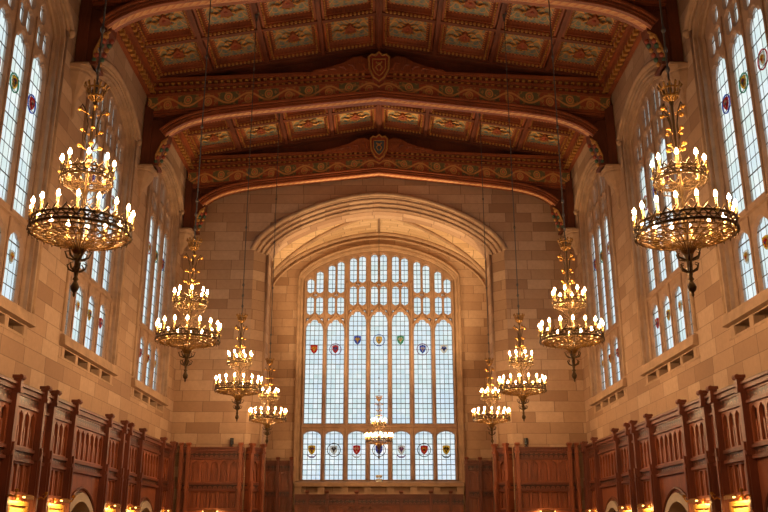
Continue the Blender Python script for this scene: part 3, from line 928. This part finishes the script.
# ------------------------------------------------------------------ wainscot
def wainscot(root, p0, p1, nrm, pil, zt=4.35, depth=.15, door=None, zlow=2.26, pm='wood', end_pil=True):
    """panelling from p0 to p1 (xy), nrm points into the room. pil: distances of the pilasters.
    panels fill the spaces between consecutive pilasters."""
    p0 = Vector(p0); p1 = Vector(p1); L = (p1-p0).length; t = (p1-p0)/L; n = Vector(nrm).normalized()
    F = lambda a, b, d: tuple((p0 + t*a + n*d).to_tuple()) + (b,)   # d: out from the wall
    def bx(mb, a0, a1, d0, d1, z0, z1, mi=0):
        mb.hexa([F(a0, z0, d0), F(a1, z0, d0), F(a1, z0, d1), F(a0, z0, d1), F(a0, z1, d0), F(a1, z1, d0), F(a1, z1, d1), F(a0, z1, d1)], mi)
    k = zt/4.35
    edges = sorted(set([0.0, L] + list(pil)))
    D = depth
    for a0, a1 in zip(edges, edges[1:]):
        if a1-a0 < .05: continue
        w = a1-a0
        dr = door and any(a0 < dd < a1 for dd in door)
        mb = MB()
        zl = zt-4.35
        # cornice and mouldings
        bx(mb, a0, a1, 0, D+.10, 4.28+zl, 4.33+zl)
        bx(mb, a0, a1, 0, D+.05, 4.23+zl, 4.28+zl)
        bx(mb, a0, a1, 0, D+.07, 4.18+zl, 4.23+zl)
        bx(mb, a0, a1, 0, D+.02, 4.13+zl, 4.18+zl)
        bx(mb, a0, a1, 0, D, 3.97+zl, 4.13+zl, 1)
        bx(mb, a0, a1, 0, D+.05, 3.91+zl, 3.97+zl)
        nn = max(1, round(w/.385))
        m_ = .05
        def panel(z0, z1, arched):
            hs = []
            pw = (w-.16)/nn
            for q in range(nn):
                c = a0+.08+pw*(q+.5)
                if arched: hs.append(light_loop(c, pw*.72, z0+.04, z1-.05, .16, pw*.55))
                else: hs.append([(c-pw*.36, z0+.04), (c+pw*.36, z0+.04), (c+pw*.36, z1-.04), (c-pw*.36, z1-.04)])
            mb.plate([(a0, z0), (a1, z0), (a1, z1), (a0, z1)], hs, F, D, D-.07, 2)
            bx(mb, a0, a1, 0, D-.10, z0, z1, 2)
            for q in range(nn):       # linenfold board inside each light
                c = a0+.08+pw*(q+.5)
                zz = z1-.30 if arched else z1-.06
                bx(mb, c-pw*.30, c+pw*.30, D-.12, D-.055, z0+.04, zz, 2)
                bx(mb, c-pw*.08, c+pw*.08, D-.12, D-.02, z0+.05, zz-.04, 2)
        panel(3.15+zl, 3.91+zl, True)
        # rail
        bx(mb, a0, a1, 0, D+.05, 3.08+zl, 3.15+zl)
        bx(mb, a0, a1, 0, D, 2.95+zl, 3.08+zl, 1)
        bx(mb, a0, a1, 0, D+.06, 2.88+zl, 2.95+zl)
        if dr:
            c = (a0+a1)/2
            hole = arch_loop(c, 1.0, .02, 1.90, .58, 20)
            mb.plate([(a0, 0.0), (a1, 0.0), (a1, 2.88+zl), (a0, 2.88+zl)], [hole], F, D-.02, 0, 2)
            P = arch_curve(c, 1.08, 1.90, .66, 20)
            mb.tube([F(c+1.08, .1, D)]+[F(a, b, D) for a, b in P]+[F(c-1.08, .1, D)], .035, 6, 0)
        else:
            panel(2.28+zl, 2.88+zl, False)
            bx(mb, a0, a1, 0, D+.04, 2.22+zl, 2.28+zl)
            bx(mb, a0, a1, 0, D-.02, .25, 2.22+zl, 2)
            bx(mb, a0, a1, 0, D+.05, 0, .25)
        mb.build('panelling', [M['wood'], M['carvedoak'], M['woodred']], root)
    for a in pil:
        mb = MB()
        zl = zt-4.35
        h = .062
        bx(mb, a-h, a+h, 0, D+.13, .0, 4.16+zl)
        bx(mb, a-h*.6, a+h*.6, D+.1, D+.18, 0, 3.2+zl)
        bx(mb, a-h*1.25, a+h*1.25, 0, D+.17, 2.95+zl, 3.03+zl)
        bx(mb, a-h*1.2, a+h*1.2, 0, D+.19, 4.12+zl, 4.20+zl)
        bx(mb, a-h*.8, a+h*.8, D+.02, D+.17, 4.20+zl, 4.40+zl)
        # crocket head leaning into the hall
        mb.tube([F(a-h*1.2, 4.42+zl, D+.16), F(a+h*1.2, 4.42+zl, D+.16)], .055, 8)
        bx(mb, a-h*1.3, a+h*1.3, D-.0, D+.20, 4.40+zl, 4.46+zl)
        mb.build('pilaster', M['wood'] if pm == 'wood' else M['woodred'], root)

def side_pils():
    P = []
    for c in (9.48, 15.42, 21.36, 27.24):
        P += [c-1.29, c+1.29]
    for T in (12.45, 18.42, 24.33): P += [T-.30, T+.27]
    P += [29.9, 30.1]
    return sorted(P)
Y0W = 7.0
for s, sd in ((-1, 'left'), (1, 'right')):
    r = empty('wainscot', (s*(W-.01), Y0W, 0), 0, 'tall carved dark oak wainscot with paired pilasters along the %s wall' % sd, 'wainscot', None)
    pl = [y-Y0W for y in side_pils()]
    # local coordinates relative to the root
    wainscot(r, (0, 0), (0, YE-.04-Y0W), (-s, 0), pl, door=[y-Y0W for y in (9.5, 15.4, 21.38, 27.36)])
for s, sd in ((-1, 'left'), (1, 'right')):
    r = empty('wainscot', (s*4.62, YE-.01, 0), 0, 'carved oak wainscot on the end wall %s of the great arch' % sd, 'wainscot', None)
    wainscot(r, (0, 0), (s*2.2, 0), (0, -1), [.10, 1.88, 2.12], pm='red')
    # return on the splay of the arch
    r2 = empty('wainscot', (s*4.62, YE, 0), 0, 'narrow oak wainscot return on the splayed %s jamb of the great arch' % sd, 'wainscot', None)
    wainscot(r2, (-s*.46, .44), (-s*.04, .0), (-s*.72, -.69), [.06, .54], pm='red')
r = empty('wainscot', (0, AY1-.01, 0), 0, 'low dark oak wainscot under the great window at the back of the alcove', 'wainscot', None)
wainscot(r, (-3.42, 0), (3.42, 0), (0, -1), [.52, 1.32, 2.52, 4.32, 5.52, 6.32], zt=3.02)
for s, sd in ((-1, 'left'), (1, 'right')):
    r2 = empty('wainscot', (s*3.50, AY1-.01, 0), 0, 'dark oak wainscot in the alcove on the %s side of the great window' % sd, 'wainscot', None)
    wainscot(r2, (0, 0), (s*1.4, 0), (0, -1), [.08, .63, 1.19])

# door surrounds
dn = 1
for s in (-1, 1):
    for cy in (9.5, 15.4, 21.38, 27.36):
        fn = lambda a, b, d: (s*(W+d), a, b)
        d = empty('door_%d' % dn, (0,0,0), kind='structure'); dn += 1
        mb = MB()
        mb.plate(arch_loop(cy, 1.0, .02, 1.90, .56, 20), [arch_loop(cy, .80, .03, 1.86, .40, 20)], fn, -.17, .3)
        mb.build('stone_surround', stone_plain('pale_door_stone', (.62, .50, .38), .8) if dn == 2 else bpy.data.materials['pale_door_stone'], d)
        mb = MB()
        mb.plate(arch_loop(cy, 1.1, .0, 1.97, .75, 20), [], fn, .42, .5, 0)
        for q in (-.5, 0, .5): mb.tube([fn(cy+q, .1, .40), fn(cy+q, 2.35, .40)], .03, 6, 1)
        for z in (.6, 1.1, 1.6, 2.05): mb.tube([fn(cy-.8, z, .40), fn(cy+.8, z, .40)], .025, 6, 1)
        mb.build('door_leaf', [M['voidm'], M['wood']], d)

# ------------------------------------------------------------------ paintings with picture lights
canvas = plain('portrait_canvas', (.62, .36, .09), .6, 0, 3, .5)
bulb2 = emis('picture_lamp_glow', (1.0, .55, .14), 6)
spots = []
for s, sd in ((-1, 'left'), (1, 'right')):
    for y, wh in ((17.38, 'nearest the camera'), (19.42, 'just before the nearer doorway'), (23.35, 'just past the nearer doorway'), (25.33, 'just before the farther doorway'), (29.25, 'in the far corner')):
        spots.append((s*(W-.21), y, s, 0, sd, wh, 1.0 if y < 26 else .8))
for s, sd in ((-1, 'left'), (1, 'right')):
    spots.append((s*5.62, YE-.21, s, 1, sd, 'on the end wall', 1.1))
for (x, y, s, e, sd, wh, wd) in spots:
    rz_ = (PI/2 if s < 0 else -PI/2) if not e else 0     # local -y faces the room
    rz_ = {(-1, 0): PI/2, (1, 0): -PI/2, (-1, 1): 0, (1, 1): 0}[(s, e)]
    lab = 'gilt-framed portrait on the %s wainscot %s' % (sd, wh) if not e else 'gilt-framed portrait on the end wall wainscot %s of the arch' % sd
    p = empty('painting', (x, y, 1.02), rz_, lab, 'painting', 'lamp-lit portraits along the panelling')
    mb = MB()
    h = wd/2
    mb.plate([(-h, 0), (h, 0), (h, 1.12), (-h, 1.12)], [[(-h+.09, .09), (h-.09, .09), (h-.09, 1.03), (-h+.09, 1.03)]], lambda a, b, d: (a, d, b), -.07, 0)
    mb.build('picture_frame', M['gilt'], p)
    mb = MB(); mb.box(-h+.08, h-.08, -.03, -.01, .08, 1.04); mb.build('canvas', canvas, p)
    lab = lab.replace('gilt-framed portrait', 'brass picture lamp above the portrait')
    q = empty('picture_light', (x, y, 2.20), rz_, lab, 'picture light', 'brass picture lamps along the panelling')
    mb = MB()
    mb.tube([(0, 0, .0), (0, -.12, .05), (0, -.22, .02)], .012, 6)
    mb.box(-.05, .05, -.03, .01, -.04, .06)
    mb.build('arm', M['gilt'], q); mb = MB()
    mb.plate([(-.22, .06), (-.27, .03), (-.27, -.03), (-.265, -.03), (-.265, .02), (-.22, .045)], [], lambda a, b, d: (d, a, b), -.22, .22)
    q2 = mb.build('hood', M['gilt'], q)
    mb = MB(); mb.tube([(-.25, -.235, .005), (.25, -.235, .005)], .016, 6); mb.build('lamp_tube', bulb2, q)
    l = bpy.data.lights.new('picture_lamp', 'AREA'); l.shape = 'RECTANGLE'; l.size = .5; l.size_y = .04; l.energy = 22; l.color = (1, .60, .2)
    lo = bpy.data.objects.new('picture_lamp', l); COL.objects.link(lo); lo.parent = q; lo.location = (0, -.23, -.02); lo.rotation_euler = (R(28), 0, 0)

# scroll brackets between the portraits
for s, sd in ((-1, 'left'), (1, 'right')):
    for y, wh in ((16.6, 'nearest the camera'), (18.1, 'at the nearer pair of pilasters'), (19.75, 'beside the nearer doorway')):
        mb = MB()
        X = 0
        P = [(0, 0, 0), (-s*.06, 0, .03), (-s*.12, 0, .0), (-s*.16, 0, .06), (-s*.13, 0, .11), (-s*.09, 0, .08)]
        mb.tube(P, [.02, .018, .018, .016, .014, .01], 6)
        mb.lathe([(.015, .0), (.035, .02), (.04, .06), (.03, .07)], 8, (-s*.16, 0, .07))
        o = mb.build('scroll_bracket', M['gilt'], None, (s*(W-.36), y, 2.2))
        tag(o, 'small gilt scroll bracket on the %s panelling %s' % (sd, wh), 'bracket', 'gilt scroll brackets on the panelling')

# gilded finial in the centre, bottom of view
mb = MB()
mb.lathe([(.16, 0), (.16, .04), (.05, .1), (.03, .5), (.05, 1.2), (.03, 1.5), (.09, 1.56), (.11, 1.66), (.06, 1.76), (.03, 1.8), (.08, 1.86), (.09, 1.94), (.05, 2.0), (.015, 2.04), (.01, 2.14)], 12)
o = mb.build('gilt_staff', M['gilt'], None, (0, 34.8, 0), smooth=True)
tag(o, 'gilt staff with a knobbed top standing before the alcove panelling', 'staff')
# black floodlights on the end ledges
for s, sd in ((-1, 'left'), (1, 'right')):
    f = empty('floodlight', (s*5.06, YE-.14, 4.35), 0, 'small black floodlight on the end wainscot ledge %s of the arch' % sd, 'floodlight', 'black floodlights on the end ledges')
    mb = MB(); mb.lathe([(.07, 0), (.07, .02), (.02, .03), (.02, .06)], 10); mb.build('base', M['black'], f)
    mb = MB(); mb.lathe([(.05, .06), (.065, .08), (.065, .26), (.075, .28), (.06, .28), (.055, .27)], 12); mb.build('housing', M['black'], f)

# ------------------------------------------------------------------ chandeliers
CH_Z = 4.12
def chandelier_proto(hang):
    """root at the tip of the finial; heights are above it"""
    root = empty('chandelier', (0,0,0))
    # finial and lower stem
    mb = MB()
    mb.lathe([(.001, 0), (.018, .03), (.012, .05), (.04, .08), (.052, .12), (.03, .17), (.02, .19), (.036, .21), (.02, .24), (.03, .30), (.034, .42), (.055, .5), (.04, .56), (.07, .62), (.05, .68), (.03, .75)], 10)
    mb.build('finial', M['iron'], root, smooth=True)
    mb = MB()
    for k in range(6):
        a = k*PI/3; c, s = math.cos(a), math.sin(a)
        mb.tube([(c*.03, s*.03, .30), (c*.09, s*.09, .33), (c*.11, s*.11, .38), (c*.07, s*.07, .40)], [.012, .012, .01, .006], 5)
        mb.tube([(c*.04, s*.04, .44), (c*.12, s*.12, .47), (c*.15, s*.15, .54), (c*.10, s*.10, .55)], [.014, .012, .01, .006], 5)
    mb.build('leaf_collar', M['iron'], root)
    # dish: pierced bowl of scrolls
    mb = MB()
    Rr = .555
    for k in range(24):
        a = 2*PI*k/24; c, s = math.cos(a), math.sin(a)
        P = []
        for (r, z) in ((.04, .50), (.10, .60), (.20, .66), (.34, .685), (.47, .705), (Rr, .75)):
            P.append((c*r, s*r, z))
        mb.tube(P, .0085, 5)
        for (r0, z0, rad) in ((.46, .715, .052), (.34, .69, .036)):
            tang = Vector((-s, c, 0)); rdl = Vector((c, s, .12))
            a2 = a + PI/24; c2, s2 = math.cos(a2), math.sin(a2)
            tg = Vector((-s2, c2, 0)); rd = Vector((c2, s2, .12))
            ctr = Vector((c2*r0, s2*r0, z0))
            mb.tube([ctr + tg*rad*math.cos(q*PI/4)*.9 + rd*rad*math.sin(q*PI/4) for q in range(7)], .0075, 4)
    for r, z in ((.16, .635), (.27, .675), (.40, .70), (.52, .725)): mb.ring(r, z, .010, 36)
    mb.build('scroll_dish', M['bronze'], root)
    def ring(name, Rr, z0, h, n, zin):
        mb = MB()
        mb.ring(Rr, z0, .020, 40); mb.ring(Rr, z0+h, .015, 40); mb.ring(Rr, z0+h*.5, .008, 40)
        for k in range(n):
            a0, a1 = 2*PI*k/n, 2*PI*(k+1)/n; am = (a0+a1)/2
            p = lambda a, z, r=Rr: (r*math.cos(a), r*math.sin(a), z)
            mb.tube([p(a0, z0), p(a1, z0+h)], .009, 4); mb.tube([p(a1, z0), p(a0, z0+h)], .009, 4)
            # cresting
            mb.tube([p(a0, z0+h), p(am, z0+h+.07, Rr+.01), p(am, z0+h+.085, Rr+.015)], [.012, .010, .003], 4)
            mb.tube([p(a1, z0+h), p(am, z0+h+.05, Rr)], [.010, .008], 4)
            # drops
            mb.tube([p(a0, z0, Rr+.01), p(a0, z0-.05, Rr+.005)], [.014, .004], 5)
        return mb.build(name, M['iron'], root)
    ring('lower_ring', .565, .76, .10, 32, .7)
    # inner ironwork tying the lower ring to the stem
    mb = MB()
    for k in range(4):
        a = 2*PI*k/4 + .4; c, s = math.cos(a), math.sin(a)
        mb.tube([(c*.56, s*.56, .84), (c*.40, s*.40, .78), (c*.22, s*.22, .82), (c*.06, s*.06, .96)], .010, 5)
        mb.tube([(c*.04, s*.04, 1.18), (c*.14, s*.14, 1.27), (c*.25, s*.25, 1.32), (c*.29, s*.29, 1.42)], .008, 5)
        for r0, z0 in ((.11, 1.12),):
            mb.tube([(c*(r0+.04*math.cos(q*PI/3)), s*(r0+.04*math.cos(q*PI/3)), z0+.04*math.sin(q*PI/3)) for q in range(6)], .007, 4)
    mb.build('scroll_brace', M['iron'], root)
    ring('upper_ring', .295, 1.42, .09, 20, 1.3)
    # central stem
    mb = MB()
    mb.lathe([(.028, .72), (.03, .9), (.05, .96), (.022, 1.02), (.018, 1.2), (.04, 1.28), (.018, 1.34), (.016, 1.6), (.035, 1.66), (.05, 1.72), (.03, 1.78), (.016, 1.84), (.015, 2.4), (.03, 2.44), (.016, 2.5), (.016, 2.56)], 10)
    mb.build('stem', M['iron'], root, smooth=True)
    # gilt leaves climbing the stem
    mb = MB()
    for k in range(4):
        a = k*PI/2 + .3; c, s = math.cos(a), math.sin(a)
        mb.tube([(c*.02, s*.02, 1.80), (c*.07, s*.07, 1.95), (c*.05, s*.05, 2.15), (c*.09, s*.09, 2.32), (c*.14, s*.14, 2.40), (c*.16, s*.16, 2.34)], .009, 5, 1)
        for r, z, q in ((.12, 1.86, .032), (.11, 2.07, .03), (.16, 2.33, .034)):
            mb.ball((c*r, s*r, z), q, 6, .8)
            mb.tube([(c*.04, s*.04, z-.05), (c*r, s*r, z)], .007, 4)
    mb.build('leaf_spray', [M['gilt'], M['iron']], root)
    # crown
    mb = MB()
    mb.ring(.085, 2.52, .014, 20); mb.ring(.115, 2.62, .014, 24)
    for k in range(12):
        a = 2*PI*k/12; c, s = math.cos(a), math.sin(a)
        mb.tube([(c*.03, s*.03, 2.46), (c*.085, s*.085, 2.52), (c*.115, s*.115, 2.62), (c*.14, s*.14, 2.67), (c*.13, s*.13, 2.69)], [.008, .012, .012, .016, .01], 5)
    mb.build('crown', M['bronze'], root)
    # candles
    cm = MB()
    cm.lathe([(.012, -.03), (.03, -.01), (.034, .005), (.016, .01), (.016, .14), (.012, .145)], 8)
    bm_ = MB()
    bm_.lathe([(.008, .142), (.019, .160), (.021, .177), (.013, .202), (.002, .225)], 8)
    c0 = None
    for (n, r, z, ph) in ((16, .565, .87, .1), (8, .295, 1.50, .2)):
        for k in range(n):
            a = 2*PI*k/n + ph
            if c0 is None:
                c0 = cm.build('candle', M['sleeve'], root, smooth=True); b0 = bm_.build('flame_bulb', M['bulb'], c0, smooth=True); c = c0
            else:
                c = c0.copy(); COL.objects.link(c); c.parent = root
                b = b0.copy(); COL.objects.link(b); b.parent = c
            c.location = (r*math.cos(a), r*math.sin(a), z)
    return root
proto = chandelier_proto(0)
def cable(root, h0, h1):
    mb = MB()
    mb.tube([(0, 0, h0), (0, 0, h1)], .013, 5)
    z = h0+.12; k = 0
    mb.ball((0, 0, h0+.05), .03); mb.ball((0, 0, h0+.2), .03)
    while z < h1:
        mb.lathe([(.012, -.05), (.026, -.02), (.03, 0), (.026, .02), (.012, .05)], 6, (0, 0, z)); z += (.28 if k < 3 else 1.55); k += 1
    mb.lathe([(.02, -.16), (.045, -.1), (.06, -.02), (.09, 0)], 8, (0, 0, h1))
    return mb.build('cable', M['cable'], root)
def copy_tree(o, parent=None):
    c = o.copy(); COL.objects.link(c); c.parent = parent
    for ch in kids(o): copy_tree(ch, c)
    return c
CX = 3.46
ords = ['nearest the camera', 'second from the camera', 'third from the camera', 'farthest down the hall']
places = []
for s, sd in ((-1, 'left'), (1, 'right')):
    for i, y in enumerate(WC):
        places.append((s*CX if s < 0 else [3.56, 3.49, 3.53, 3.50][i], y, 0, 'two-tier gilt candle chandelier in the %s row, %s' % (sd, ords[i])))
places.append((0, 33.5, 0, 'small-looking two-tier candle chandelier hanging centrally before the great window'))
roots = [proto] + [copy_tree(proto) for _ in places[1:]]
for (x, y, dz, lab), r in zip(places, roots):
    r.location = (x, y, CH_Z); r.rotation_euler = (0, 0, random.uniform(0, .4))
    tag(r, lab, 'chandelier', 'candle chandeliers of the hall')
    top = (rz(CX)-.08 if x else SP+VH-.27) - CH_Z
    if not x: r.scale = (.9, .9, .9); top /= .9
    cable(r, 2.5, top)

# ------------------------------------------------------------------ lights
def portal(loc, rot, sx, sy):
    l = bpy.data.lights.new('daylight_portal', 'AREA'); l.shape = 'RECTANGLE'; l.size = sx; l.size_y = sy
    l.cycles.is_portal = True
    o = bpy.data.objects.new('daylight_portal', l); COL.objects.link(o); o.location = loc; o.rotation_euler = rot
portal((0, AY1+.7, 8.5), (PI/2, 0, PI), 7.2, 10.4)
for s in (-1, 1):
    for cy in WC:
        portal((s*(W+.8), cy, 9.5), (PI/2, 0, -s*PI/2 + PI), 4.2, 8)
def spot(loc, target, e, ang, size=.1, col=(1, .68, .34), blend=.6):
    l = bpy.data.lights.new('uplight', 'SPOT'); l.energy = e; l.spot_size = R(ang); l.spot_blend = blend; l.shadow_soft_size = size; l.color = col
    o = bpy.data.objects.new('uplight', l); COL.objects.link(o); o.location = loc
    o.rotation_euler = (Vector(target)-Vector(loc)).to_track_quat('-Z', 'Y').to_euler()
    return o
for s in (-1, 1):
    spot((s*4.45, 32.4, 4.55), (-s*1.2, 34.6, 14), 2600, 85)
    spot((s*5.06, YE-.2, 4.65), (s*3.6, 26.0, 15), 250, 80)

# ------------------------------------------------------------------ world
w = bpy.data.worlds.new('sky'); scene.world = w; w.use_nodes = True
nt = w.node_tree
bg = nt.nodes['Background']
tc = nt.nodes.new('ShaderNodeTexCoord'); sp = nt.nodes.new('ShaderNodeSeparateXYZ'); nt.links.new(tc.outputs['Generated'], sp.inputs[0])
cr = nt.nodes.new('ShaderNodeValToRGB'); nt.links.new(sp.outputs[2], cr.inputs[0])
cr.color_ramp.elements[0].position = .0; cr.color_ramp.elements[0].color = (.72, .86, 1.0, 1)
cr.color_ramp.elements[1].position = .35; cr.color_ramp.elements[1].color = (.92, .98, .98, 1)
nt.links.new(cr.outputs[0], bg.inputs[0]); bg.inputs[1].default_value = 1.08

# ------------------------------------------------------------------ camera
cam = bpy.data.cameras.new('camera'); co = bpy.data.objects.new('camera', cam); COL.objects.link(co)
F_PX = 870.0
cam.sensor_width = 36; cam.lens = F_PX/768*36
cam.shift_x = 5/768
co.location = (0, 0, 1.6)
co.rotation_euler = (PI/2 + math.atan(274.5/F_PX), 0, 0)
cam.clip_start = .1; cam.clip_end = 300
scene.camera = co
scene.view_settings.view_transform = 'Standard'; scene.view_settings.look = 'None'
scene.view_settings.exposure = 0; scene.view_settings.gamma = 1; scene.view_settings.use_curve_mapping = False
cy_ = scene.cycles
cy_.use_denoising = True
cy_.sample_clamp_indirect = 4; cy_.max_bounces = 6; cy_.diffuse_bounces = 4; cy_.transparent_max_bounces = 12
cy_.caustics_reflective = False; cy_.caustics_refractive = False
